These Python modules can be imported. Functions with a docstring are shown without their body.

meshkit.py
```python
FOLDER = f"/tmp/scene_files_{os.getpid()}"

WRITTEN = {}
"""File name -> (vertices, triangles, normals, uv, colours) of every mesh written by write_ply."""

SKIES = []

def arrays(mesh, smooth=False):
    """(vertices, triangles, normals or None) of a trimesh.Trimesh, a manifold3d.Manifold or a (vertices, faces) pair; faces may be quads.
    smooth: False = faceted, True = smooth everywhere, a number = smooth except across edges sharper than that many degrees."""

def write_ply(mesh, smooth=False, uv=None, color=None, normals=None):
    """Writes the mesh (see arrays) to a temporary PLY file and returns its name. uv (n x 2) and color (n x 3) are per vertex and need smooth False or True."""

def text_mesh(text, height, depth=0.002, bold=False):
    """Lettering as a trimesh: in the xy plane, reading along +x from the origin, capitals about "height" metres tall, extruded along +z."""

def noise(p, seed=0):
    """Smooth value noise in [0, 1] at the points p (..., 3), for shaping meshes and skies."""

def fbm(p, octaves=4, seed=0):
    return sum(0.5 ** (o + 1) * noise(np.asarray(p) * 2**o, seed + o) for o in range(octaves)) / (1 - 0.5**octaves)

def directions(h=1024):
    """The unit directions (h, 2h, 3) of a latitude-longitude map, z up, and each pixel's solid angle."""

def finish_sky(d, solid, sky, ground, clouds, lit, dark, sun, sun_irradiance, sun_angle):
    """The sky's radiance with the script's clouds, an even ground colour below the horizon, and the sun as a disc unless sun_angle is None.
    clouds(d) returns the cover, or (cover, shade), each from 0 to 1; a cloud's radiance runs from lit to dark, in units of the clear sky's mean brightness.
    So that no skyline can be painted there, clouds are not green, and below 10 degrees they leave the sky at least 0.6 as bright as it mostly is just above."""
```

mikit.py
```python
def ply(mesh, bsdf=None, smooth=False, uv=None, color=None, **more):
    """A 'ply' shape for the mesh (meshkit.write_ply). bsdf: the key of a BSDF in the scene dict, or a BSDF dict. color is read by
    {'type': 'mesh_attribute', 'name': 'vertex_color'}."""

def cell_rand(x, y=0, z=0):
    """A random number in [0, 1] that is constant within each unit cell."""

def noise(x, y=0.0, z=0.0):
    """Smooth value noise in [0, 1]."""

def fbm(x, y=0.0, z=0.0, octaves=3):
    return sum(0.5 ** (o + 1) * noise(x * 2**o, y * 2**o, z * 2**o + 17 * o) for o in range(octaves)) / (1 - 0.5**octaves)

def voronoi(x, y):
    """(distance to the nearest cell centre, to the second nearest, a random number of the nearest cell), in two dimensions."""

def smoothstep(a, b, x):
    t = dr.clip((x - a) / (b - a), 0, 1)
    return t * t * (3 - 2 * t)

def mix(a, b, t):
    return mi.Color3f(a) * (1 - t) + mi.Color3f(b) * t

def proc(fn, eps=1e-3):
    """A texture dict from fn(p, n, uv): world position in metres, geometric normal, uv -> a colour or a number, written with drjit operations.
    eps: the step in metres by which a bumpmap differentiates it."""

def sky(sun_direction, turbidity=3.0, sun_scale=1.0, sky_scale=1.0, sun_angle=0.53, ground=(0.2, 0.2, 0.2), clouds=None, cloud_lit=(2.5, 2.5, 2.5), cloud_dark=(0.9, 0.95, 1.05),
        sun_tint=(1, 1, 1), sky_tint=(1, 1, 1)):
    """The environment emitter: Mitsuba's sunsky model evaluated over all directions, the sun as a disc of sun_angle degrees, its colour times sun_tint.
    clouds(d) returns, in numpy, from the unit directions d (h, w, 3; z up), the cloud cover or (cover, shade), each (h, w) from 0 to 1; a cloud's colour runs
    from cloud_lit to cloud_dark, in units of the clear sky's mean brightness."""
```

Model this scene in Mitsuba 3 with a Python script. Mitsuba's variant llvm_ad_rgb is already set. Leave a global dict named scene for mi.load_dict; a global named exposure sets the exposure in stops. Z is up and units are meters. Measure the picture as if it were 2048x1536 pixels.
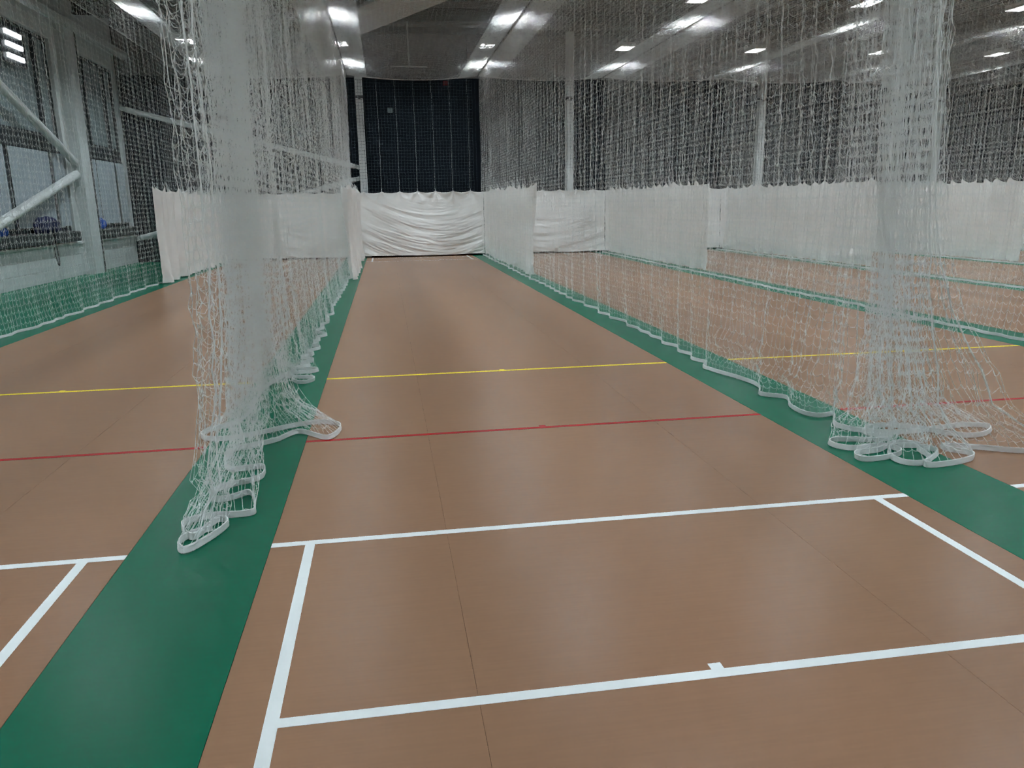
import math, random
import numpy as np, trimesh
import drjit as dr
import mitsuba as mi
import mikit, meshkit
from mikit import noise, fbm, mix, smoothstep

T = mi.ScalarTransform4f
scene, labels = {}, {}
# ------------------------------------------------------------------ camera, light, exposure
YAW, PITCH, ROLL, FOCAL = 0.1572, 0.2294, -0.0154, 1536.9
EYE = np.array([-0.9515, -1.979, 1.4167])
_cy, _sy, _cp, _sp, _cr, _sr = math.cos(YAW), math.sin(YAW), math.cos(PITCH), math.sin(PITCH), math.cos(ROLL), math.sin(ROLL)
_fwd = np.array([_sy * _cp, _cy * _cp, -_sp])
_right = np.array([_cy, -_sy, 0.0])
_up = np.cross(_right, _fwd)
_upr = -_sr * _right + _cr * _up
scene['camera'] = {'type': 'perspective', 'fov': 2 * math.degrees(math.atan(1024 / FOCAL)), 'fov_axis': 'x', 'near_clip': 0.05, 'far_clip': 200.0,
                   'to_world': T().look_at(origin=EYE.tolist(), target=(EYE + _fwd).tolist(), up=_upr.tolist())}
exposure = 1.85
LAMP = [94.0, 106.0, 111.0]          # radiance of the ceiling lights' strips
LAMP_Y = (18.6, 13.7, 8.8, 3.9, -1.0)
NET_X = [-5.4, -1.8, 1.8, 5.4, 9.0, 12.6, 16.2]
LANE_X = [-3.6, 0.0, 3.6, 7.2, 10.8, 14.4]
ORD = ['first', 'second', 'third', 'fourth', 'fifth', 'sixth', 'seventh']
RAIL_Z, BACK_Y, WALL_Y, WALL_X, CEIL_Z = 4.93, 20.55, 21.1, -7.8, 6.25
RIGHT_X, FRONT_Y = 20.5, -7.0

# ------------------------------------------------------------------ materials
def principled(color, rough=0.6, spec=0.4, **kw):
    c = mikit.proc(color) if callable(color) else {'type': 'rgb', 'value': list(color)}
    return {'type': 'principled', 'base_color': c, 'roughness': rough, 'specular': spec, **kw}
def mat(name, color, rough=0.6, spec=0.4, **kw):
    scene[name] = {'type': 'twosided', 'bsdf': principled(color, rough, spec, **kw)}
    return name

def brown_fn(p, n, uv):
    big = fbm(p.x * 0.9, p.y * 0.35, 3.0, octaves=3)
    band = noise(p.x * 2.2 + 5, p.y * 0.12, 8.0)
    fine = noise(p.x * 9, p.y * 160, 1.0)
    k = 0.80 + 0.2 * big + 0.17 * band + 0.05 * fine
    return mix((0.310, 0.164, 0.096), (0.288, 0.166, 0.101), big) * k
def green_fn(p, n, uv):
    k = 0.86 + 0.22 * fbm(p.x * 1.6, p.y * 0.8, 2.0, octaves=3) + 0.05 * noise(p.x * 12, p.y * 120, 4)
    return mi.Color3f(0.001, 0.125, 0.066) * k
def canvas_fn(p, n, uv):
    k = 0.93 + 0.10 * fbm(p.x * 3, p.y * 3, p.z * 5, octaves=3)
    return mi.Color3f(0.95, 0.94, 0.925) * k
def dark_fn(p, n, uv):
    return mi.Color3f(0.006, 0.008, 0.012) * (0.7 + 0.6 * fbm(p.x * 0.8, p.y, p.z * 0.8, octaves=2))
def block_fn(p, n, uv):
    return mi.Color3f(0.60, 0.64, 0.64) * (0.9 + 0.15 * fbm(p.y * 6, p.z * 9, p.x, octaves=3))
def roof_fn(p, n, uv):
    return mi.Color3f(0.17, 0.17, 0.173) * (0.85 + 0.25 * fbm(p.x * 0.7, p.y * 0.7, p.z, octaves=2))

mat('m_brown', brown_fn, 0.30, 0.15)
mat('m_green', green_fn, 0.32, 0.16)
mat('m_base', (0.06, 0.04, 0.03), 0.8, 0.2)
mat('m_white_paint', (0.83, 0.87, 0.88), 0.42, 0.4)
mat('m_yellow_paint', (0.80, 0.62, 0.03), 0.42, 0.4)
mat('m_red_paint', (0.36, 0.008, 0.010), 0.42, 0.4)
scene['m_twine'] = {'type': 'principledthin', 'base_color': {'type': 'rgb', 'value': [0.87, 0.895, 0.895]}, 'roughness': 0.6, 'diff_trans': 0.75, 'eta': 1.45, 'spec_trans': 0.0}
mat('m_knotted', (0.85, 0.875, 0.875), 0.6, 0.35)
mat('m_twine_dark', (0.085, 0.11, 0.12), 0.7, 0.1)
mat('m_tape', (0.82, 0.83, 0.83), 0.7, 0.2)
mat('m_canvas', canvas_fn, 0.75, 0.2)
mat('m_dark', dark_fn, 0.85, 0.05)
mat('m_block', block_fn, 0.6, 0.3)
mat('m_joint', (0.42, 0.46, 0.46), 0.8, 0.2)
mat('m_clad', roof_fn, 0.6, 0.3)
mat('m_ceiling', (0.13, 0.13, 0.132), 0.7, 0.2)
mat('m_beam_dark', (0.035, 0.035, 0.037), 0.5, 0.3)
mat('m_steel', (0.52, 0.55, 0.55), 0.4, 0.5)
mat('m_steel_white', (0.72, 0.75, 0.75), 0.35, 0.5)
mat('m_duct', (0.42, 0.42, 0.41), 0.8, 0.2)
mat('m_housing', (0.6, 0.6, 0.6), 0.4, 0.4)
mat('m_reflector', (0.86, 0.87, 0.87), 0.5, 0.3)
mat('m_black', (0.012, 0.012, 0.014), 0.5, 0.4)
mat('m_frame', (0.022, 0.026, 0.03), 0.4, 0.4)
mat('m_sillbox', (0.035, 0.04, 0.042), 0.5, 0.4)
mat('m_blind', (0.38, 0.44, 0.48), 0.7, 0.2)
mat('m_panel', (0.20, 0.25, 0.26), 0.4, 0.4)
mat('m_navy', (0.014, 0.018, 0.055), 0.8, 0.2)
mat('m_blue', (0.02, 0.09, 0.42), 0.6, 0.3)
mat('m_strap', (0.010, 0.010, 0.012), 0.7, 0.2)
mat('m_red_plastic', (0.12, 0.008, 0.008), 0.5, 0.3)
scene['m_glass'] = {'type': 'thindielectric'}

# ------------------------------------------------------------------ helpers
def put(key, mesh, bsdf, label=None, cat=None, group=None, kind=None, smooth=False, **more):
    assert key not in scene, key
    scene[key] = mikit.ply(mesh, bsdf, smooth=smooth, **more)
    tag(key, label, cat, group, kind)
    return key
def tag(key, label=None, cat=None, group=None, kind=None):
    d = {k: v for k, v in (('label', label), ('category', cat), ('group', group), ('kind', kind)) if v}
    if d:
        labels[key] = d
_count = {}
def num(name):
    k = _count.get(name, 0)
    _count[name] = k + 1
    return name if k == 0 else f'{name}_{k:03d}'
def box(x0, x1, y0, y1, z0, z1):
    m = trimesh.creation.box([x1 - x0, y1 - y0, z1 - z0])
    m.apply_translation([(x0 + x1) / 2, (y0 + y1) / 2, (z0 + z1) / 2])
    return m
def cbox(x0, x1, y0, y1, z0, z1, c=0.004):
    """box with chamfered edges"""
    pts = []
    for sx in (0, 1):
        for sy in (0, 1):
            for sz in (0, 1):
                q = np.array([(x0, x1)[sx], (y0, y1)[sy], (z0, z1)[sz]], float)
                d = np.array([1 - 2 * sx, 1 - 2 * sy, 1 - 2 * sz]) * c
                for k in range(3):
                    e = d.copy(); e[k] = 0
                    pts.append(q + e)
    return trimesh.Trimesh(*_hull(np.array(pts)), process=False)
def _hull(p):
    h = trimesh.convex.convex_hull(p)
    return h.vertices, h.faces
def cat_(*m):
    return trimesh.util.concatenate(list(m))
def tube(points, r, sides=10, cap=True):
    p = np.asarray(points, float)
    t = np.gradient(p, axis=0); t /= np.linalg.norm(t, axis=1, keepdims=True) + 1e-12
    a = np.cross(t, np.where(np.abs(t[:, 2:]) < 0.9, [0, 0, 1.0], [1.0, 0, 0])); a /= np.linalg.norm(a, axis=1, keepdims=True)
    b = np.cross(t, a); ang = np.arange(sides) * 2 * np.pi / sides
    v = (p[:, None] + r * (np.cos(ang)[None, :, None] * a[:, None] + np.sin(ang)[None, :, None] * b[:, None])).reshape(-1, 3)
    i, j = np.meshgrid(np.arange(len(p) - 1), np.arange(sides), indexing='ij')
    q = np.stack([i * sides + j, i * sides + (j + 1) % sides, (i + 1) * sides + (j + 1) % sides, (i + 1) * sides + j], -1).reshape(-1, 4)
    f = np.vstack([q[:, [0, 1, 2]], q[:, [0, 2, 3]]])
    if cap:
        v = np.vstack([v, p[[0, -1]]]); n0, n1 = len(v) - 2, len(v) - 1; L = (len(p) - 1) * sides; k = np.arange(sides)
        f = np.vstack([f, np.stack([k * 0 + n0, (k + 1) % sides, k], 1), np.stack([k * 0 + n1, L + k, L + (k + 1) % sides], 1)])
    return trimesh.Trimesh(v, f, process=False)
def strands(P, r, sides=3):
    """thin tubes along every row of P (lines, points, 3): (vertices, faces) of round twine"""
    N, n, _ = P.shape
    t = np.gradient(P, axis=1); t /= np.linalg.norm(t, axis=2, keepdims=True) + 1e-9
    ref = np.where(np.abs(t[..., 2:3]) < 0.8, [0, 0, 1.0], [0.8, 0.6, 0])
    a = np.cross(t, ref); a /= np.linalg.norm(a, axis=2, keepdims=True) + 1e-9
    b = np.cross(t, a); ang = np.arange(sides) * 2 * np.pi / sides + 0.5
    v = P[:, :, None] + r * (np.cos(ang)[:, None] * a[:, :, None] + np.sin(ang)[:, None] * b[:, :, None])
    i, k, j = np.meshgrid(np.arange(N), np.arange(n - 1), np.arange(sides), indexing='ij')
    base = (i * n + k) * sides
    j2 = (j + 1) % sides
    q = np.stack([base + j, base + j2, base + sides + j2, base + sides + j], -1).reshape(-1, 4)
    return v.reshape(-1, 3), np.vstack([q[:, [0, 1, 2]], q[:, [0, 2, 3]]])
def joined(parts):
    vs, fs, at = [], [], 0
    for v, f in parts:
        vs.append(v); fs.append(f + at); at += len(v)
    return trimesh.Trimesh(np.vstack(vs), np.vstack(fs), process=False)
def grid_sheet(P, thick, normal):
    """closed cloth from a grid P (a, b, 3): front, back and rim"""
    a, b, _ = P.shape
    n = np.cross(np.gradient(P, axis=0), np.gradient(P, axis=1)); n /= np.linalg.norm(n, axis=2, keepdims=True) + 1e-9
    if (n * np.asarray(normal)).sum() < 0: n = -n
    F, Bk = P, P - n * thick
    v = np.vstack([F.reshape(-1, 3), Bk.reshape(-1, 3)])
    i, j = np.meshgrid(np.arange(a - 1), np.arange(b - 1), indexing='ij')
    k = (i * b + j).ravel()
    q = np.stack([k, k + b, k + b + 1, k + 1], 1)
    tri = np.vstack([q[:, [0, 1, 2]], q[:, [0, 2, 3]]])
    rim = np.concatenate([np.arange(b), np.arange(1, a) * b + b - 1, (a - 1) * b + np.arange(b - 2, -1, -1), np.arange(a - 2, 0, -1) * b])
    r2 = np.roll(rim, -1); o = a * b
    side = np.vstack([np.stack([rim, r2, r2 + o], 1), np.stack([rim, r2 + o, rim + o], 1)])
    return trimesh.Trimesh(v, np.vstack([tri, tri[:, ::-1] + o, side]), process=False)
_th = np.linspace(0, 2.40, 400)
_j0 = np.array([np.cos(t * np.sin(np.linspace(0, 2 * np.pi, 200, endpoint=False))).mean() for t in _th])
def inv_j0(c):
    return np.interp(-np.clip(c, 0.06, 0.9999), -_j0, _th)
def wob(s, scale, seed):
    s = np.asarray(s, float)
    return meshkit.fbm(np.stack([s / scale, s * 0 + seed * 7.31, s * 0 + 0.5], -1), 3, seed) * 2 - 1

# ------------------------------------------------------------------ floor
FY0, FY1 = FRONT_Y, WALL_Y
put('floor', box(WALL_X - 0.2, RIGHT_X + 0.2, FY0 - 0.2, FY1 + 0.2, -0.12, -0.004), 'm_base', kind='structure', label='indoor sports floor of brown vinyl pitches and green strips')
def slab(x0, x1, y0, y1, top=0.0, th=0.004):
    return box(x0, x1, y0, y1, top - th, top)
for lx in LANE_X:
    for a, b in ((-1.505, -0.7505), (-0.7495, 0.7495), (0.7505, 1.505)):
        put(num('floor__pitch_sheet'), slab(lx + a, lx + b, FY0, FY1), 'm_brown', label='brown vinyl pitch sheet')
prev = WALL_X
for lx in LANE_X + [None]:
    x1 = RIGHT_X if lx is None else lx - 1.507
    put(num('floor__green_strip'), slab(prev, x1, FY0, FY1), 'm_green', label='green vinyl strip')
    prev = None if lx is None else lx + 1.507
LW, PT = 0.0415, 0.0009
def paint(name, x0, x1, y0, y1, m, label):
    put(num('floor__' + name), box(x0, x1, y0, y1, 0.0, PT), m, label=label)
for lx in LANE_X:
    for (yb, yp, yend) in ((0.0, 1.2175, -1.6), (20.12, 18.85, 20.5)):
        s = 1 if yb < 10 else -1
        paint('popping_crease', lx - 1.505, lx + 1.505, yp - LW / 2, yp + LW / 2, 'm_white_paint', 'white crease line')
        paint('bowling_crease', lx - 1.32, lx + 1.32, yb - LW / 2, yb + LW / 2, 'm_white_paint', 'white crease line')
        paint('crease_mark', lx - 0.021, lx + 0.021, *sorted((yb + s * LW / 2, yb + s * (LW / 2 + 0.032))), 'm_white_paint', 'white centre mark')
        for sx in (-1, 1):
            paint('return_crease', *sorted((lx + sx * 1.32, lx + sx * (1.32 + LW))), *sorted((yp - s * LW / 2, yend)), 'm_white_paint', 'white crease line')
    for yl, m, nm, w in ((4.546, 'm_yellow_paint', 'yellow', 0.045), (2.743, 'm_red_paint', 'red', 0.040)):
        paint('length_line', lx - 1.505, lx + 1.505, yl - w / 2, yl + w / 2, m, nm + ' length line')
        paint('length_mark', lx - 0.022, lx + 0.022, yl + w / 2, yl + w / 2 + 0.03, m, nm + ' centre mark')

# ------------------------------------------------------------------ back wall, ceiling, other walls
put('wall_back', box(WALL_X - 0.3, RIGHT_X, WALL_Y, WALL_Y + 0.2, 0, 4.95), 'm_dark', kind='structure', label='dark lower back wall below pale cladding')
x = WALL_X
edges = [WALL_X, -4.42, -1.42, 1.56, 4.56, 7.56, 10.56, 13.56, 16.56, RIGHT_X]
for a, b in zip(edges[:-1], edges[1:]):
    # ribbed cladding sheet: trapezoid ribs facing the hall
    xs, ys = [], []
    pitch = 0.25
    n = max(2, int((b - a - 0.03) / pitch)); st = (b - a - 0.03) / n
    for k in range(n):
        for dx_, dy_ in ((0, 0), (0.55, 0), (0.68, -0.02), (0.87, -0.02), (1.0, 0)):
            if k and dx_ == 0: continue
            xs.append(a + 0.015 + (k + dx_) * st); ys.append(WALL_Y + dy_)
    P = np.array([[[X, Yv, Z] for X, Yv in zip(xs, ys)] for Z in (4.97, 5.6, 6.08)], float)
    put(num('wall_back__cladding_panel'), grid_sheet(P, 0.02, (0, -1, 0)), 'm_clad', label='pale ribbed cladding panel')
put('wall_back__upper_backing', box(WALL_X - 0.3, RIGHT_X, WALL_Y + 0.03, WALL_Y + 0.2, 4.95, CEIL_Z), 'm_beam_dark')
put('wall_back__eaves_rail', box(WALL_X, RIGHT_X, WALL_Y - 0.05, WALL_Y + 0.02, 6.06, 6.14), 'm_beam_dark', label='dark rail above the cladding')
put('wall_back__cladding_trim', box(WALL_X, RIGHT_X, WALL_Y - 0.03, WALL_Y + 0.0, 4.91, 4.97), 'm_clad')
put('wall_right', box(RIGHT_X, RIGHT_X + 0.2, FRONT_Y, WALL_Y + 0.2, 0, CEIL_Z), 'm_clad', kind='structure', label='plain right wall of the hall')
put('wall_front', box(WALL_X - 0.2, RIGHT_X + 0.2, FRONT_Y - 0.2, FRONT_Y, 0, CEIL_Z), 'm_block', kind='structure', label='plain wall behind the camera')
put('ceiling', box(WALL_X - 0.3, RIGHT_X + 0.2, FRONT_Y - 0.2, WALL_Y + 0.2, CEIL_Z, CEIL_Z + 0.15), 'm_ceiling', kind='structure', label='dark grey panelled ceiling')
for k in range(15):
    y = -5.0 + k * 1.8
    put(num('ceiling__purlin'), box(WALL_X, RIGHT_X, y, y + 0.07, CEIL_Z - 0.12, CEIL_Z), 'm_ceiling')
def ibeam_x(x0, x1, y, z0, z1, w=0.18, tf=0.02, tw=0.014):
    return cat_(box(x0, x1, y - w / 2, y + w / 2, z0, z0 + tf), box(x0, x1, y - w / 2, y + w / 2, z1 - tf, z1), box(x0, x1, y - tw / 2, y + tw / 2, z0 + tf, z1 - tf))
def icol(x, y, z0, z1, w=0.2, d=0.2, tf=0.016, tw=0.012):
    return cat_(box(x - w / 2, x + w / 2, y - d / 2, y - d / 2 + tf, z0, z1), box(x - w / 2, x + w / 2, y + d / 2 - tf, y + d / 2, z0, z1), box(x - tw / 2, x + tw / 2, y - d / 2 + tf, y + d / 2 - tf, z0, z1))
for i, y in enumerate((18.5, 12.5, 6.5, 0.5)):
    put(num('roof_beam'), ibeam_x(WALL_X, RIGHT_X, y, 5.83, 6.12), 'm_beam_dark', 'dark steel roof beam spanning the hall, %s from the back wall' % ORD[i], 'beam')
for i, x in enumerate((-1.48, 4.47, 10.38, 16.3)):
    k = put(num('steel_column'), icol(x, 20.86, 0, CEIL_Z - 0.12), 'm_steel_white', ('pale steel back wall column with two braces, left of the dark middle net', 'pale steel back wall column behind the lane right of the middle lane', 'pale steel back wall column left of the right net bundle', 'pale steel back wall column right of the right net bundle')[i], 'column')
    put(k + '__clamp', cat_(box(x - 0.115, x + 0.115, 20.745, 20.975, 4.33, 4.40), box(x - 0.03, x + 0.03, 20.70, 20.75, 4.30, 4.36)), 'm_black', label='dark strap')
def brace(p, q, r, label):
    p, q = np.array(p, float), np.array(q, float)
    d = (q - p) / np.linalg.norm(q - p)
    k = num('steel_brace')
    tag(k, label, 'brace')
    put(k + '__tube', tube([p + d * 0.12, q - d * 0.12], r, 16), 'm_steel_white', smooth=40)
    for e, s in ((p, 1), (q, -1)):
        c = e + d * s * 0.07
        n = np.array([0, 1.0, 0]) if abs(d[1]) < 0.3 else np.array([1.0, 0, 0])
        u = np.cross(n, d)
        c8 = [c + d * a * 0.09 + u * b * r * 0.8 + n * g * 0.008 for a in (-1, 1) for b in (-1, 1) for g in (-1, 1)]
        put(num(k + '__end_plate'), trimesh.convex.convex_hull(np.array(c8)), 'm_steel')
brace((-1.6, 20.86, 2.50), (-7.7, 20.86, 4.05), 0.07, 'upper brace tube running left from the column beside the dark middle net')
brace((-1.6, 20.86, 2.20), (-7.7, 20.86, 0.65), 0.07, 'lower brace tube running left from the column beside the dark middle net')

# ------------------------------------------------------------------ left wall with windows, blinds, blocks
W1, W2 = (12.3, 16.9), (18.25, 20.95)
WB = WALL_X - 0.28
put('wall_left', cat_(box(WB, WALL_X, FRONT_Y, 12.3, 0.72, CEIL_Z), box(WB, WALL_X, 16.9, 18.25, 0.72, CEIL_Z), box(WB, WALL_X, 20.95, WALL_Y, 0.72, CEIL_Z),
                      box(WB, WALL_X, 12.3, 16.9, 5.0, CEIL_Z), box(WB, WALL_X, 18.25, 20.95, 5.0, CEIL_Z), box(WB, WALL_X - 0.03, FRONT_Y, WALL_Y, 0, 0.72)), 'm_block', kind='structure', label='pale left wall with two windows')
put('wall_left__mortar', box(WALL_X - 0.03, WALL_X - 0.008, FRONT_Y, WALL_Y, 0, 0.72), 'm_joint', label='grey mortar joints')
for c in range(3):
    y = 9.6 - (c % 2) * 0.225
    while y < WALL_Y - 0.05:
        y1 = min(y + 0.44, WALL_Y)
        put(num('wall_left__block'), box(WALL_X - 0.03, WALL_X, y, y1, c * 0.24 + 0.004, c * 0.24 + 0.232), 'm_block')
        y += 0.45
put('wall_left__sill_ledge', cbox(WALL_X - 0.02, WALL_X + 0.05, FRONT_Y, WALL_Y, 0.70, 0.745, 0.006), 'm_block', label='pale projecting ledge')
for wi, (a, b) in enumerate((W1, W2)):
    k = f'window_{wi + 1}'
    tag(k, ('large left window with vertical blinds, nearer the camera, behind the white brace tubes', 'left window with vertical blinds nearer the back wall')[wi], None, None, 'structure')
    xf0, xf1 = WALL_X - 0.16, WALL_X - 0.08
    put(k + '__frame', cat_(box(xf0, xf1, a, b, 1.0, 1.07), box(xf0, xf1, a, b, 4.93, 5.0), box(xf0, xf1, a, a + 0.07, 1.07, 4.93), box(xf0, xf1, b - 0.07, b, 1.07, 4.93)), 'm_frame', label='dark window frame')
    put(k + '__transom', box(xf0 - 0.01, xf1 + 0.02, a + 0.07, b - 0.07, 2.65, 3.0), 'm_frame', label='dark transom band')
    mulls = [14.15, 16.2] if wi == 0 else [18.85, 20.2]
    for y in mulls:
        put(num(k + '__mullion'), cat_(box(xf0, xf1 + 0.03, y - 0.05, y + 0.05, 1.07, 2.65), box(xf0, xf1 + 0.03, y - 0.05, y + 0.05, 3.0, 4.93)), 'm_frame', label='dark mullion')
    cuts = [a + 0.07] + mulls + [b - 0.07]
    for c0, c1 in zip(cuts[:-1], cuts[1:]):
        put(num(k + '__pane'), box(xf0 + 0.03, xf0 + 0.034, c0 + 0.05, c1 - 0.05, 1.07, 2.65), 'm_glass', label='clear pane')
        put(num(k + '__upper_panel'), box(xf0 + 0.02, xf0 + 0.04, c0 + 0.05, c1 - 0.05, 3.0, 4.93), 'm_panel', label='grey upper panel')
    y = a + 0.12
    while y < b - 0.14:
        if min(abs(y + 0.045 - m) for m in mulls) > 0.13:
            m = trimesh.creation.box([0.004, 0.092, 1.52])
            m.apply_transform(trimesh.transformations.rotation_matrix(-0.55, [0, 0, 1])); m.apply_translation([xf1 + 0.05, y + 0.045, 1.87])
            put(num(k + '__blind_slat'), m, 'm_blind')
        y += 0.095
    put(k + '__night_panel', box(WB - 0.06, WB - 0.02, a, b, 1.0, 5.0), 'm_black', label='dark outside')
    put(num('sill_box'), cbox(WALL_X - 0.10, WALL_X + 0.16, a + 0.02 if wi else 12.3, (16.78, 20.9)[wi], 0.78, 0.99, 0.01), 'm_sillbox',
        ('dark box-like sill under the large left window, holding a navy bag', 'dark box-like sill under the left window nearer the back wall')[wi], 'window sill')
# pilaster columns on the left wall, and horizontal eaves beam
for i, y in enumerate((17.5, 11.5)):
    put(num('wall_post'), cat_(box(WALL_X, WALL_X + 0.22, y - 0.3, y + 0.24, 0.0, 5.5)), 'm_block', ('pale wall post between the two left windows where the braces meet', 'pale wall post near the left edge of the picture')[i], 'column')
    put(('wall_post', 'wall_post_001')[i] + '__edge_strip', box(WALL_X + 0.0, WALL_X + 0.235, y + 0.24, y + 0.30, 0.0, 5.5), 'm_frame', label='dark shadow gap strip')
brace((WALL_X + 0.13, 17.14, 2.45), (WALL_X + 0.13, 11.84, 4.46), 0.085, 'upper white brace tube rising left across the large left window')
brace((WALL_X + 0.13, 17.14, 2.24), (WALL_X + 0.13, 11.84, 0.88), 0.09, 'lower white brace tube falling left across the large left window')
put('eaves_beam', tube([(WALL_X + 0.25, FRONT_Y, 5.4), (WALL_X + 0.25, WALL_Y, 5.4)], 0.11, 16), 'm_steel', 'long pale steel tube along the top of the left wall', 'beam', smooth=40)
# wall light with three tubes
tag('wall_light', 'light with three glowing bars high on the left wall', 'wall light')
put('wall_light__backplate', cbox(WALL_X, WALL_X + 0.05, 14.5, 15.5, 4.15, 4.85, 0.008), 'm_frame')
# lit tubes
for k, z in enumerate((4.70, 4.49, 4.28)):
    put(num('wall_light__glowing_bar'), cbox(WALL_X + 0.05, WALL_X + 0.10, 14.65, 15.32, z - 0.045, z + 0.045, 0.01), 'm_white_paint', emitter={'type': 'area', 'radiance': {'type': 'rgb', 'value': [0.6, 0.66, 0.69]}})
# bag with strap and blue things on the sills
def blob(c, r, seed, n=3, amp=0.25):
    m = trimesh.creation.icosphere(n)
    v = m.vertices
    d = 1 + amp * (meshkit.fbm(v * 1.7 + seed, 3, seed) - 0.5) * 2
    v = v * d[:, None]
    v[:, 2] = np.maximum(v[:, 2], -0.75)
    return trimesh.Trimesh(np.asarray(c) + v * np.asarray(r), m.faces, process=False)
tag('navy_bag', 'slumped navy cloth bag on the sill of the large left window', 'bag')
put('navy_bag__body', blob((WALL_X + 0.03, 15.35, 0.985 + 0.14), (0.13, 0.62, 0.19), 3), 'm_navy', smooth=True)
th = np.linspace(0, 2 * np.pi, 40, endpoint=True)
strap = np.stack([WALL_X + 0.19 + 0.01 * np.cos(2 * th), 15.25 + 0.055 * np.sin(th) * (1.2 - 0.4 * np.cos(th)), 0.70 + 0.36 * np.cos(th)], 1)
put('navy_bag__strap', tube(strap, 0.014, 8, False), 'm_strap', label='black hanging strap loop', smooth=True)
put('blue_bundle', blob((WALL_X + 0.05, 18.42, 0.985 + 0.11), (0.10, 0.16, 0.15), 9), 'm_blue', 'small bright blue cloth bundle on the sill of the farther left window', 'cloth', smooth=True)
put('blue_bundle_001', blob((WALL_X - 0.03, 13.5, 0.985 + 0.085), (0.06, 0.26, 0.115), 5), 'm_blue', 'blue cloth bundle on the sill of the large left window at the picture\'s left edge', 'cloth', smooth=True)

# ------------------------------------------------------------------ overhead: duct, light rails, lights, net tracks, hanger
d0, d1 = np.array([-1.72, 19.92]), np.array([0.92, 15.03])
dd = (d1 - d0) / np.linalg.norm(d1 - d0); nn = np.array([-dd[1], dd[0]])
if nn[0] > 0: nn = -nn
prof = np.array([[-0.62, 0.02], [-0.5, 0.12], [0, 0.16], [0.5, 0.12], [0.62, 0.02], [0.62, -0.01], [0.3, -0.02], [-0.3, -0.02], [-0.62, -0.01]])
rows = []
for tt in np.linspace(0, 1, 12):
    c = d0 + (d1 - d0) * tt + nn * 0.62
    rows.append([[*(c + nn * a), 5.64 + b] for a, b in prof])
rows = np.array(rows)
m_, k_ = rows.shape[:2]
i, j = np.meshgrid(np.arange(m_ - 1), np.arange(k_), indexing='ij')
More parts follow.
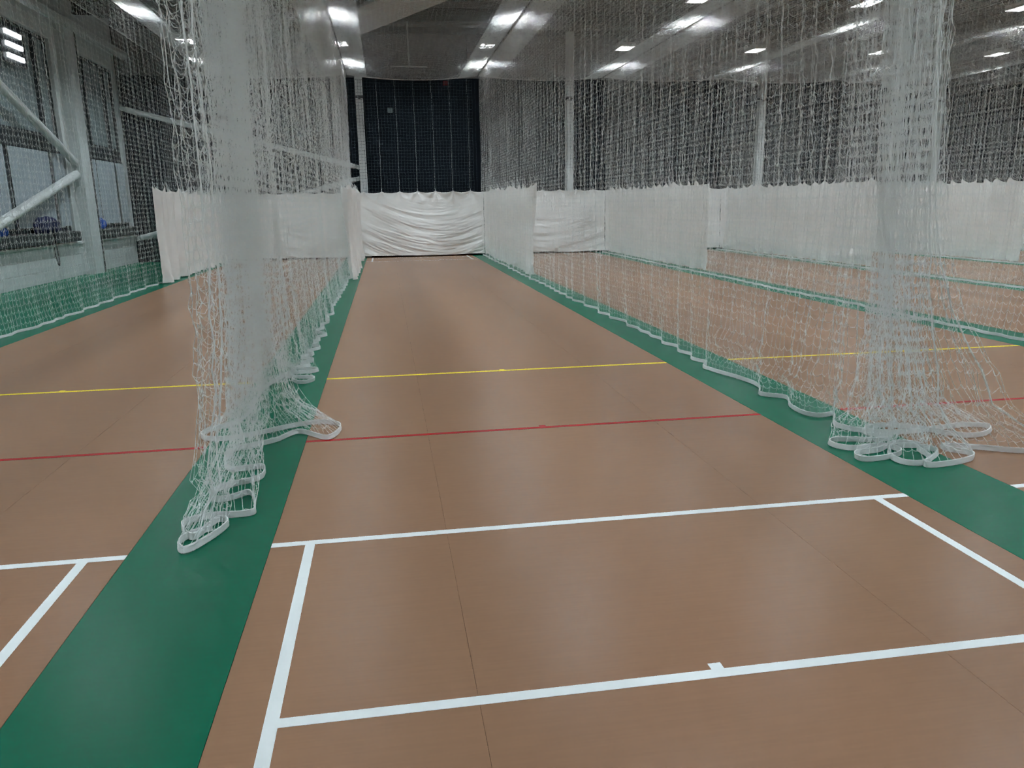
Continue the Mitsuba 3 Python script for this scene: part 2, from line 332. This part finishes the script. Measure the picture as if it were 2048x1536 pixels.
q = np.stack([i * k_ + j, i * k_ + (j + 1) % k_, (i + 1) * k_ + (j + 1) % k_, (i + 1) * k_ + j], -1).reshape(-1, 4)
fc = np.vstack([q[:, [0, 1, 2]], q[:, [0, 2, 3]]] + [[[0, k + 1, k] for k in range(1, k_ - 1)], [[(m_ - 1) * k_, (m_ - 1) * k_ + k, (m_ - 1) * k_ + k + 1] for k in range(1, k_ - 1)]])
put('fabric_duct', trimesh.Trimesh(rows.reshape(-1, 3), fc, process=False), 'm_duct', 'wide pale grey fabric duct running diagonally under the roof above the middle lane', 'duct')

for i, x in enumerate(NET_X):
    put(num('light_rail'), box(x - 0.03, x + 0.03, FRONT_Y + 0.5, 19.6, 5.56, 5.62), 'm_beam_dark', 'dark rail with ceiling lights above the %s net from the left' % ORD[i], 'light rail')
    for j, y in enumerate(LAMP_Y):
        k = num('ceiling_light')
        far = ('farthest row', 'second farthest row', 'third row from back', 'fourth row from back', 'row behind camera')[j]
        tag(k, 'white rectangular ceiling light above the %s net from the left, %s' % (ORD[i], far), 'ceiling light', 'rectangular ceiling lights above the nets')
        z0, z1 = 5.30, 5.354                                  # two reflector troughs, each with a strip of light at its top
        walls = [box(x + a - 0.003, x + a + 0.003, y - 0.28, y + 0.28, z0, z1) for a in (-0.178, 0.0, 0.178)] + [box(x - 0.181, x + 0.181, y + a - 0.003, y + a + 0.003, z0, z1) for a in (-0.28, 0.28)]
        put(k + '__housing', cat_(cbox(x - 0.185, x + 0.185, y - 0.287, y + 0.287, z1, z1 + 0.05, 0.008), box(x - 0.02, x + 0.02, y - 0.19, y - 0.17, z1 + 0.05, 5.56), box(x - 0.02, x + 0.02, y + 0.17, y + 0.19, z1 + 0.05, 5.56), *walls), 'm_reflector')
        put(k + '__light_strip', cat_(*[box(x + a - 0.032, x + a + 0.032, y - 0.25, y + 0.25, z1 - 0.006, z1 - 0.0005) for a in (-0.09, 0.09)]), 'm_white_paint', label='two glowing strips', emitter={'type': 'area', 'radiance': {'type': 'rgb', 'value': LAMP}})
    put(num('net_track'), box(x - 0.018, x + 0.018, FRONT_Y + 0.5, BACK_Y + 0.1, RAIL_Z + 0.02, RAIL_Z + 0.06), 'm_beam_dark', 'thin dark track from which the %s net from the left hangs' % ORD[i], 'curtain track')
tag('hanging_bar', 'thin white bar hanging on a rod at the far end of the middle lane', 'hanger')
put('hanging_bar__rod', tube([(-0.12, 19.8, CEIL_Z), (-0.12, 19.8, 5.02)], 0.014, 10), 'm_steel_white', smooth=40)
put('hanging_bar__bar', tube([(-0.62, 19.8, 5.0), (0.36, 19.8, 5.0)], 0.016, 10), 'm_steel_white', smooth=40)
put('hanging_bar__joint', tube([(-0.12, 19.8, 5.32), (-0.12, 19.8, 5.26)], 0.03, 10), 'm_steel', smooth=40)
put('alarm_box', cbox(0.86, 1.0, WALL_Y - 0.06, WALL_Y, 4.72, 4.84, 0.01), 'm_red_plastic', 'small dark red box high on the dark back wall behind the middle net', 'alarm')
put('vent_plate', cbox(-0.72, -0.58, WALL_Y - 0.03, WALL_Y, 3.98, 4.12, 0.008), 'm_panel', 'small grey square plate on the dark back wall right of the steel column', 'plate')

# ------------------------------------------------------------------ nets
def s_table(y_far, y_near, fullness):
    """material length s as a function of the distance along the rail; fullness(y) is metres of net per metre of rail"""
    y = np.linspace(y_far, y_near, 4000)
    f = fullness(y)
    s = np.concatenate([[0], np.cumsum((f[1:] + f[:-1]) / 2 * np.abs(np.diff(y)))])
    return s, y
def meander(s, tab, x, pleat, seed, rng):
    """points (x, y) of a pleated curve of material length s whose mean follows the table"""
    n = int(s[-1] / 0.01) + 2
    ss = np.linspace(0, s[-1], n); ds = ss[1] - ss[0]
    ymean = np.interp(ss, tab[0], tab[1])
    c = np.abs(np.gradient(ymean, ss))
    th = inv_j0(c) * (1.0 + 0.9 * wob(ss, 0.9, seed))
    L = pleat * np.exp(1.7 * wob(ss, 0.6, seed + 1))
    ph = np.cumsum(2 * np.pi / np.maximum(L, 0.12)) * ds + seed
    ang = th * np.sin(ph)
    px = np.cumsum(np.sin(ang)) * ds
    py = -np.cumsum(np.cos(ang)) * ds
    k = max(3, int(2.2 * pleat / ds)) | 1
    def smooth(a):
        pad = np.pad(a, k // 2, mode='reflect', reflect_type='odd')
        return np.convolve(pad, np.ones(k) / k, 'valid')
    px = px - smooth(px)
    py = ymean + (py - smooth(py))
    return np.stack([np.interp(s, ss, px) + x, np.interp(s, ss, py)], 1)
def polyline(points, s):
    p = np.asarray(points, float)
    from scipy.interpolate import CubicSpline
    u = np.concatenate([[0], np.cumsum(np.hypot(*np.diff(p, axis=0).T) ** 0.6)])
    f = CubicSpline(u, p)
    uu = np.linspace(0, u[-1], 3000); q = f(uu)
    L = np.concatenate([[0], np.cumsum(np.hypot(*np.diff(q, axis=0).T))])
    return (np.stack([np.interp(s, L, q[:, 0]), np.interp(s, L, q[:, 1])], 1), L[-1])

def net(key, x, y_near, fullness, cell, twine, seed, label, hand=None, pleat_top=0.26, pleat_low=0.55, shift=0.0, flare=0.42, hseg=2, ring=None, jit=0.004, end_shift=0.0, fine_until=None):
    rng = np.random.default_rng(seed)
    tab = s_table(BACK_Y - 0.22, y_near, fullness)
    S = tab[0][-1]
    s = np.arange(0, S, cell)
    top = meander(s, tab, x, pleat_top, seed, rng)
    fine = np.arange(0, S, 0.02)
    sh = shift + 0.09 * wob(fine, 2.2, seed + 5)
    low = meander(fine, tab, x, pleat_low, seed + 9, rng)
    low[:, 0] += sh
    if hand is not None:
        _, L = polyline(hand, [0.0])
        s0 = float(np.interp(-hand[0][1], -tab[1], tab[0]))          # where the hem path begins below the rail
        hp, _ = polyline(hand, np.clip((fine - s0) * L / (S - s0), 0, L))
        w = np.clip((fine - s0) / 0.45 + 0.5, 0, 1); w = w * w * (3 - 2 * w)
        low = low * (1 - w[:, None]) + hp * w[:, None]
    if hand is not None:
        top[:, 0] += end_shift * np.clip((s - s0) / 1.5, 0, 1)
    B = np.stack([np.interp(s, fine, low[:, 0]), np.interp(s, fine, low[:, 1])], 1)
    tape_z = 0.031
    zs = np.arange(tape_z, RAIL_Z + 0.02, cell); zs[-1] = RAIL_Z - 0.012
    nz, ns = len(zs), len(s)
    g = np.exp(-((zs - tape_z) / flare) ** 1.05)[None, :, None]
    wave = np.stack([meshkit.noise(np.stack(np.broadcast_arrays(s[:, None] * 1.3 + q * 31, zs[None] * 0.7, 0.3 + seed), -1), seed) - 0.5 for q in (0, 1)], -1) * 0.07
    fade = np.clip((RAIL_Z - zs) / 1.0, 0, 1) * np.clip((zs - tape_z) / 0.4, 0, 1)
    XY = top[:, None] + (B - top)[:, None] * g + wave * fade[None, :, None]
    Z = np.broadcast_to(zs[None], (ns, nz)).copy()
    Z += ((-1.0) ** np.arange(ns))[:, None] * cell * 0.10 * np.clip((zs - tape_z) / 0.2, 0, 1)[None] * np.clip((RAIL_Z - zs) / 0.2, 0, 1)[None]
    P = np.concatenate([XY, Z[..., None]], -1)
    J = rng.normal(0, jit, P.shape) * np.clip((zs - tape_z) / 0.1, 0, 1)[None, :, None]
    P += J; P[..., 2] = np.maximum(P[..., 2], 0.03)
    # slack: the lowest rows lie loose over the tape
    slack = np.where(np.arange(ns) * cell > (s0 if hand is not None else 1e9), 1.0, 0.15)
    for r_ in range(1, 8):
        q = np.stack([meshkit.noise(np.stack([s / 0.33 + 17 * a, s * 0 + r_ * 0.8, s * 0 + seed], -1), seed + 3) - 0.5 for a in (0, 1)], -1)
        k_ = np.sin(np.pi * r_ / 8) * 0.09 * slack
        P[:, r_, :2] += q * k_[:, None]
        P[:, r_, 2] = np.maximum(0.03, P[:, r_, 2] * (1 - 0.25 * slack * np.sin(np.pi * r_ / 8)))
    vert = P                                         # strands from floor to rail
    H_ = P.transpose(1, 0, 2)                        # strands along the net: finer loops near the camera, plain ones far off
    ic = int(np.searchsorted(-XY[:, 0, 1], -fine_until)) if fine_until else 0
    def loops(h, seg):
        if seg < 2 or h.shape[1] < 2:
            return h
        a, b = h[:, :-1], h[:, 1:]
        out = [a]
        for q in range(1, seg):
            tq = q / seg
            m = a * (1 - tq) + b * tq + rng.normal(0, jit * 0.6, a.shape)
            sag = 4 * tq * (1 - tq) * cell * (0.32 + 0.16 * rng.random((1, 1)) + 0.10 * rng.random(m.shape[:2]))
            m[..., 2] = np.maximum(m[..., 2] - sag * np.clip((zs - tape_z) / 0.1, 0, 1)[:, None], 0.028)
            out.append(m)
        return np.concatenate([np.stack(out, 2).reshape(nz, -1, 3), h[:, -1:]], 1)
    along = [loops(H_[:, :ic + 1], hseg - 1), loops(H_[:, ic:], hseg)] if ic > 2 else [loops(H_, hseg)]
    tag(key, label, 'net')
    put(key + '__netting', joined([strands(vert, twine)] + [strands(h, twine) for h in along]), 'm_knotted', label='white knotted mesh', smooth=True)
    # hem tape standing on the floor
    n = len(fine)
    t = np.gradient(low, axis=0); t /= np.linalg.norm(t, axis=1, keepdims=True) + 1e-9
    nrm = np.stack([-t[:, 1], t[:, 0], np.zeros(n)], 1)
    tilt = 0.75 * wob(fine, 0.35, seed + 3)
    H, th_ = 0.031, 0.0045
    lift = 0.004 * (1 + wob(fine, 0.3, seed + 4))
    c0 = np.column_stack([low, lift])
    up = np.stack([nrm[:, 0] * np.sin(tilt), nrm[:, 1] * np.sin(tilt), np.cos(tilt)], 1)
    sd = np.cross(up, np.column_stack([t, np.zeros(n)]))
    bulge = 0.6 + 0.4 * wob(fine, 0.12, seed + 8)[:, None]
    ringv = np.stack([c0 + sd * th_, c0 + up * H * 0.5 + sd * th_ * 1.5 * bulge, c0 + up * H + sd * th_ * 0.5, c0 + up * H - sd * th_ * 0.5, c0 + up * H * 0.5 - sd * th_ * 1.5 * bulge, c0 - sd * th_], 1)
    ringv[..., 2] = np.maximum(ringv[..., 2], 0.0012)
    k = 6
    i, j = np.meshgrid(np.arange(n - 1), np.arange(k), indexing='ij')
    q = np.stack([i * k + j, i * k + (j + 1) % k, (i + 1) * k + (j + 1) % k, (i + 1) * k + j], -1).reshape(-1, 4)
    caps = [[0, a + 1, a] for a in range(1, k - 1)] + [[(n - 1) * k, (n - 1) * k + a, (n - 1) * k + a + 1] for a in range(1, k - 1)]
    put(key + '__hem_tape', trimesh.Trimesh(ringv.reshape(-1, 3), np.vstack([q[:, [0, 1, 2]], q[:, [0, 2, 3]], caps]), process=False), 'm_tape', label='white hem tape lying in folds on the floor', smooth=40)
    # rope along the net a little below the rail
    st = np.arange(0, s[-1] - 0.05, 0.08)
    tp = np.column_stack([np.interp(st, s, XY[:, -9 if cell < 0.06 else -6, 0]), np.interp(st, s, XY[:, -9 if cell < 0.06 else -6, 1]), np.full(len(st), 4.47)])
    put(key + '__header_rope', tube(tp, 0.005, 5), 'm_twine', label='white rope near the top', smooth=True)
    hz = np.arange(4.475, RAIL_Z - 0.02, 0.03)
    sb = np.arange(0, s[-1] - 0.05, 0.10)
    tb = np.stack([np.interp(sb, s, top[:, 0]), np.interp(sb, s, top[:, 1])], 1)
    W = np.concatenate([np.broadcast_to(tb[None], (len(hz), len(sb), 2)), np.broadcast_to(hz[:, None, None], (len(hz), len(sb), 1))], 2).copy()
    W += rng.normal(0, 0.004, W.shape)
    put(key + '__header_band', joined([strands(W, twine)]), 'm_twine', label='denser woven band below the track', smooth=True)
    if ring:
        for q, (sv, r) in enumerate(ring):
            i_ = int(np.clip((S - sv) / cell, 0, ns - 1))
            put(num(key + '__edge_cord'), tube(P[i_, ::2], r, 6), 'm_twine', label='thick white cord', smooth=True)
    return S

def lin(*pts):
    p = np.array(sorted(pts)); return lambda y: np.interp(y, p[:, 0], p[:, 1])

HAND_B = [[-1.57, 4.58], [-1.71, 4.4], [-1.81, 4.7], [-1.80, 4.95], [-1.9, 4.6], [-1.98, 4.08], [-2.02, 3.23], [-2.16, 3.05], [-2.15, 2.91], [-2.01, 2.86], [-1.7, 3.02], [-1.45, 3.13], [-1.33, 3.06], [-1.31, 2.89], [-1.38, 2.75], [-1.56, 2.92], [-1.67, 2.79], [-1.82, 2.68], [-1.91, 2.61], [-1.92, 2.38], [-1.84, 2.24], [-1.7, 2.26], [-1.67, 2.16], [-1.69, 2.07], [-1.86, 1.95], [-1.85, 1.79], [-1.76, 1.81], [-1.7, 1.86], [-1.64, 1.65], [-1.64, 1.58], [-1.83, 1.57], [-1.93, 1.51], [-1.91, 1.42], [-1.85, 1.34], [-1.78, 1.53], [-1.74, 1.5], [-1.74, 1.42], [-1.86, 1.2], [-1.89, 1.24], [-1.9, 1.31], [-1.78, 1.43]]
HAND_C = [[1.75, 4.26], [1.75, 4.05], [1.84, 3.42], [1.75, 3.21], [1.87, 3.09], [1.79, 2.86], [1.85, 2.58], [1.96, 2.6], [1.84, 2.4], [1.86, 2.26], [2.11, 2.12], [2.58, 2.18], [2.72, 2.12], [2.65, 2.03], [2.45, 1.98], [2.27, 2.19], [2.01, 2.27], [1.91, 2.14], [1.99, 2.04], [1.86, 2.02], [1.63, 2.07], [1.57, 1.99], [1.66, 1.89], [1.85, 1.91], [1.89, 1.81], [1.79, 1.73], [1.59, 1.72], [1.61, 1.8], [1.78, 1.84], [1.98, 1.94], [2.06, 1.87], [1.91, 1.88], [1.81, 1.8], [1.76, 1.66], [1.82, 1.59], [1.97, 1.66], [2.02, 1.83], [2.09, 1.77], [1.86, 1.56], [2.13, 1.58], [2.23, 1.68], [2.17, 1.76], [2.16, 1.82], [2.32, 1.77], [2.55, 1.65], [2.95, 1.52]]
fb = lin((1.3, 1.4), (2.2, 1.5), (2.3, 9.5), (3.2, 9.5), (3.32, 1.9), (4.3, 1.35), (4.6, 1.9), (6, 1.15), (9, 1.03), (20.5, 1.03))
fc_ = lin((1.6, 3.0), (1.70, 3.4), (1.75, 17.0), (2.10, 17.0), (2.17, 3.6), (2.42, 3.6), (2.55, 1.2), (5, 1.03), (20.5, 1.02))
net('practice_net', -5.4, 6.6, lin((6, 1.02), (20.5, 1.02)), 0.08, 0.0019, 11, 'white net along the left wall, hanging over the green floor strip', shift=0.02)
net('practice_net_001', -1.8, 1.32, fb, 0.059, 0.0015, 22, 'white net left of the middle lane, bunched into the left foreground column', hand=HAND_B, pleat_low=0.5, shift=0.05, ring=((0.55, 0.004), (0.15, 0.0035)), flare=0.36, jit=0.006, hseg=3, fine_until=6.5, end_shift=0.05)
net('practice_net_002', 1.8, 1.65, fc_, 0.059, 0.0015, 33, 'white net right of the middle lane, bunched into the right foreground column', hand=HAND_C, pleat_low=0.5, shift=0.0, ring=((1.2, 0.004), (0.1, 0.0035)), flare=0.55, jit=0.005, hseg=3, fine_until=6.5)
for i, x in ((3, 5.4), (4, 9.0), (5, 12.6), (6, 16.2)):
    net(f'practice_net_{i:03d}', x, (4.2, 6.2, 8.5, 13.0)[i - 3], lin((3, 1.02), (20.5, 1.02)), 0.085 if i < 5 else 0.10, 0.0019 if i < 5 else 0.0021, 40 + i,
        'white net %s to the right of the middle lane' % ('second', 'third', 'fourth', 'fifth')[i - 3], shift=-0.05)

# ------------------------------------------------------------------ canvas screens hung on the nets' far ends
def side_canvas(key, x, y0, seed, label):
    tab = s_table(BACK_Y - 0.22, y0, lin((0, 1.22), (30, 1.22)))
    S = tab[0][-1]; s = np.linspace(0, S, 260)
    rng = np.random.default_rng(seed)
    up = meander(s, tab, x, 0.42, seed, rng); lo = meander(s, tab, x, 0.6, seed + 2, rng)
    lo[:, 0] += 0.05 * wob(s, 1.5, seed)
    zt = np.linspace(0, 1, 36) ** 0.9
    tie = np.abs(((s / 0.46 + 0.25 * wob(s, 1.1, seed + 4)) % 1) - 0.5) * 2      # 1 at a tie, 0 between
    ztop = 1.76 + 0.11 * tie ** 3 + 0.05 * wob(s, 2.0, seed + 6)
    P = np.zeros((len(s), len(zt), 3))
    w = (1 - zt)[None, :, None] ** 1.6
    P[..., :2] = up[:, None] * (1 - w) + lo[:, None] * w
    P[..., 2] = 0.03 + zt[None] * (ztop[:, None] - 0.03)
    low = np.clip(1 - P[..., 2] / 0.75, 0, 1)
    q = np.stack(np.broadcast_arrays(s[:, None] * 2.2, P[..., 2] * 7 + 0.6 * np.sin(s)[:, None], 0.2 + seed), -1)
    r = 1 - np.abs(2 * meshkit.fbm(q, 3, seed) - 1)
    P[..., 0] += 0.085 * (r - 0.6) * (0.25 + low) + 0.03 * (1 - tie[:, None] ** 1) * np.exp(-((1 - zt) / 0.12) ** 2)[None]
    P[..., 0] = np.maximum(P[..., 0], x - 0.10)
    tag(key, label, 'curtain')
    put(key + '__cloth', grid_sheet(P, 0.003, (1, 0, 0)), 'm_canvas', smooth=50)
    peaks = [i for i in range(2, len(s) - 2) if tie[i] > tie[i - 1] and tie[i] >= tie[i + 1]]
    for i in peaks[::1]:
        b_ = P[i, -1]
        put(num(key + '__tie_cord'), tube([b_ - [0, 0, 0.02], b_ + [-0.02, 0, 0.06], b_ + [-0.04, 0, 0.10]], 0.006, 5), 'm_tape')
CAN = [(-5.36, 13.9, 'white canvas curtain along the far part of the left wall net'), (-1.74, 13.4, 'white canvas curtain along the net left of the middle lane'),
       (1.86, 13.4, 'white canvas curtain along the net right of the middle lane'), (5.46, 13.2, 'white canvas curtain along the second net to the right'),
       (9.06, 13.0, 'white canvas curtain along the third net to the right, behind the right bundle'), (12.66, 13.1, 'white canvas curtain along the fourth net to the right'), (16.26, 13.0, 'white canvas curtain at the far right edge of the picture')]
for i, (x, y0, lb) in enumerate(CAN):
    side_canvas(num('canvas_curtain'), x + 0.09, y0, 60 + i, lb)
LN = ['leftmost lane', 'middle lane', 'lane next right of the middle lane', 'second lane right of the middle lane', 'third lane right of the middle lane', 'rightmost lane']
for i, lx in enumerate(LANE_X):
    hi = i == 1
    nx, nz = (260, 130) if hi else (130, 60)
    u = np.linspace(-1.72, 1.87, nx); v = np.linspace(0, 1, nz)
    U, V = np.meshgrid(u, v, indexing='ij')
    ties = np.arange(-1.5, 1.7, 0.5)
    tie = np.max(np.exp(-np.abs(U[:, :1] - ties[None]) / 0.03), 1)
    sagt = np.min(np.abs(U[:, :1] - ties[None]), 1) / 0.25
    ztop = 1.80 + 0.04 * tie - 0.02 * np.clip(sagt, 0, 1)
    z0 = 0.03 + 0.03 * meshkit.noise(np.stack([u * 1.3, u * 0 + i, u * 0], -1), 5)
    Z = z0[:, None] + V * (ztop[:, None] - z0[:, None])
    # long hanging folds: curves that sag from the ties and sweep across
    A = Z - 0.10 * (U - 0.5) ** 2 + 0.10 * np.sin(U * 1.3 + i)
    q = np.stack([U * 0.55 + i * 9, A * 5.2, U * 0], -1)
    r1 = 1 - np.abs(2 * meshkit.fbm(q, 3, 70 + i) - 1)
    q2 = np.stack([U * 1.6 + i * 9, A * 13 + U, U * 0 + 3], -1)
    r2 = 1 - np.abs(2 * meshkit.fbm(q2, 2, 80 + i) - 1)
    sw = np.zeros_like(U)
    for tx in ties:
        d = np.hypot(U - tx, (Z - 1.82))
        an = np.arctan2(U - tx, 1.82 - Z)
        sw += np.exp(-d / 0.38) * np.sin(an * 5.0 + 1.3 * tx) * np.clip(d / 0.1, 0, 1)
    lowf = np.clip(1.25 - Z / 1.5, 0.2, 1)
    D = 0.085 * (r1 - 0.55) * lowf + 0.03 * (r2 - 0.5) * lowf + 0.030 * sw
    P = np.stack([U + lx, BACK_Y + 0.0 - D - 0.05 * (1 - V) ** 2, Z], -1)
    k = num('canvas_screen')
    tag(k, 'white canvas screen closing the ' + LN[i], 'curtain')
    put(k + '__cloth', grid_sheet(P, 0.003, (0, -1, 0)), 'm_canvas', smooth=60)
    for t_ in ties:
        put(num(k + '__tie_cord'), tube([(lx + t_, BACK_Y - 0.005, 1.82), (lx + t_, BACK_Y + 0.05, 1.90)], 0.007, 5), 'm_tape')
    # back net from the roof net down behind the canvas
    k = num('back_net')
    tag(k, 'dark fine net with white cords behind the ' + LN[i], 'net')
    c = 0.085
    xs = np.arange(lx - 1.76, lx + 1.76, c); zz = np.arange(1.75, 4.92, c)
    X_, Z_ = np.meshgrid(xs, zz, indexing='ij')
    Yb = BACK_Y + 0.16 + 0.09 * meshkit.fbm(np.stack([X_ * 1.2, Z_ * 0.5, X_ * 0 + i], -1), 2, 90) - 0.02
    G = np.stack([X_ + 0.02 * (meshkit.noise(np.stack([X_ * 1.5, Z_ * 1.2, X_ * 0], -1), 91) - 0.5), Yb, Z_ + 0.03 * (meshkit.noise(np.stack([X_ * 1.2, Z_ * 1.1, X_ * 0], -1), 92) - 0.5)], -1)
    put(k + '__netting', joined([strands(G[:, ::2], 0.0040), strands(G.transpose(1, 0, 2)[:, ::2], 0.0040)]), 'm_twine_dark', smooth=True)
    for t_ in ties:
        put(num(k + '__cord'), tube([(lx + t_ - 0.02, BACK_Y + 0.10, 4.85), (lx + t_ + 0.01, BACK_Y + 0.12, 3.4), (lx + t_, BACK_Y + 0.10, 1.9)], 0.0032, 5), 'm_steel', label='thin white cord')
    # roof net, sagging between its two tracks
    k = num('roof_net')
    tag(k, 'white roof net over the ' + LN[i], 'net')
    c = 0.085
    xs = np.linspace(lx - 1.78, lx + 1.78, 43); ya = np.arange(1.0, BACK_Y + 0.1, 0.34)
    X_, Y_ = np.meshgrid(xs, ya, indexing='ij')
    def roofz(X_, Y_):
        return RAIL_Z - 0.02 - 0.11 * np.clip(1 - ((X_ - lx) / 1.78) ** 2, 0, 1) * (0.7 + 0.5 * meshkit.noise(np.stack([X_ * 0.1, Y_ * 0.35, X_ * 0 + i], -1), 95))
    A_ = np.stack([X_ + 0.012 * np.sin(Y_ * 3 + X_ * 20), Y_, roofz(X_, Y_)], -1)
    yb = np.arange(1.0, BACK_Y + 0.1, 0.085); xb = np.linspace(lx - 1.78, lx + 1.78, 12)
    Xc, Yc = np.meshgrid(xb, yb, indexing='ij')
    B_ = np.stack([Xc, Yc, roofz(Xc, Yc)], -1).transpose(1, 0, 2)
    for e_ in (-1, 1):
        xe = np.linspace(1.25, 1.77, 4); ye = np.arange(1.0, BACK_Y + 0.1, 0.024)
        Xe, Ye = np.meshgrid(lx + e_ * xe, ye, indexing='ij')
        Ye = Ye + np.random.default_rng(i * 2 + e_ + 1).normal(0, 0.006, Ye.shape)
        E_ = np.stack([Xe, Ye, roofz(Xe, Ye) + 0.004], -1).transpose(1, 0, 2)
        if i in (0, 1, 2, 3):
            put(num(k + '__edge_band'), joined([strands(E_, 0.0022)]), 'm_twine', label='denser woven edge band', smooth=True)
    put(k + '__netting', joined([strands(A_, 0.0028), strands(B_, 0.0028)]), 'm_twine', smooth=True)
    e = np.stack([xs, xs * 0 + BACK_Y + 0.06, roofz(xs, xs * 0 + BACK_Y)], 1)
    put(k + '__edge_rope', tube(e, 0.012, 6), 'm_tape', label='white rope along the back edge', smooth=True)
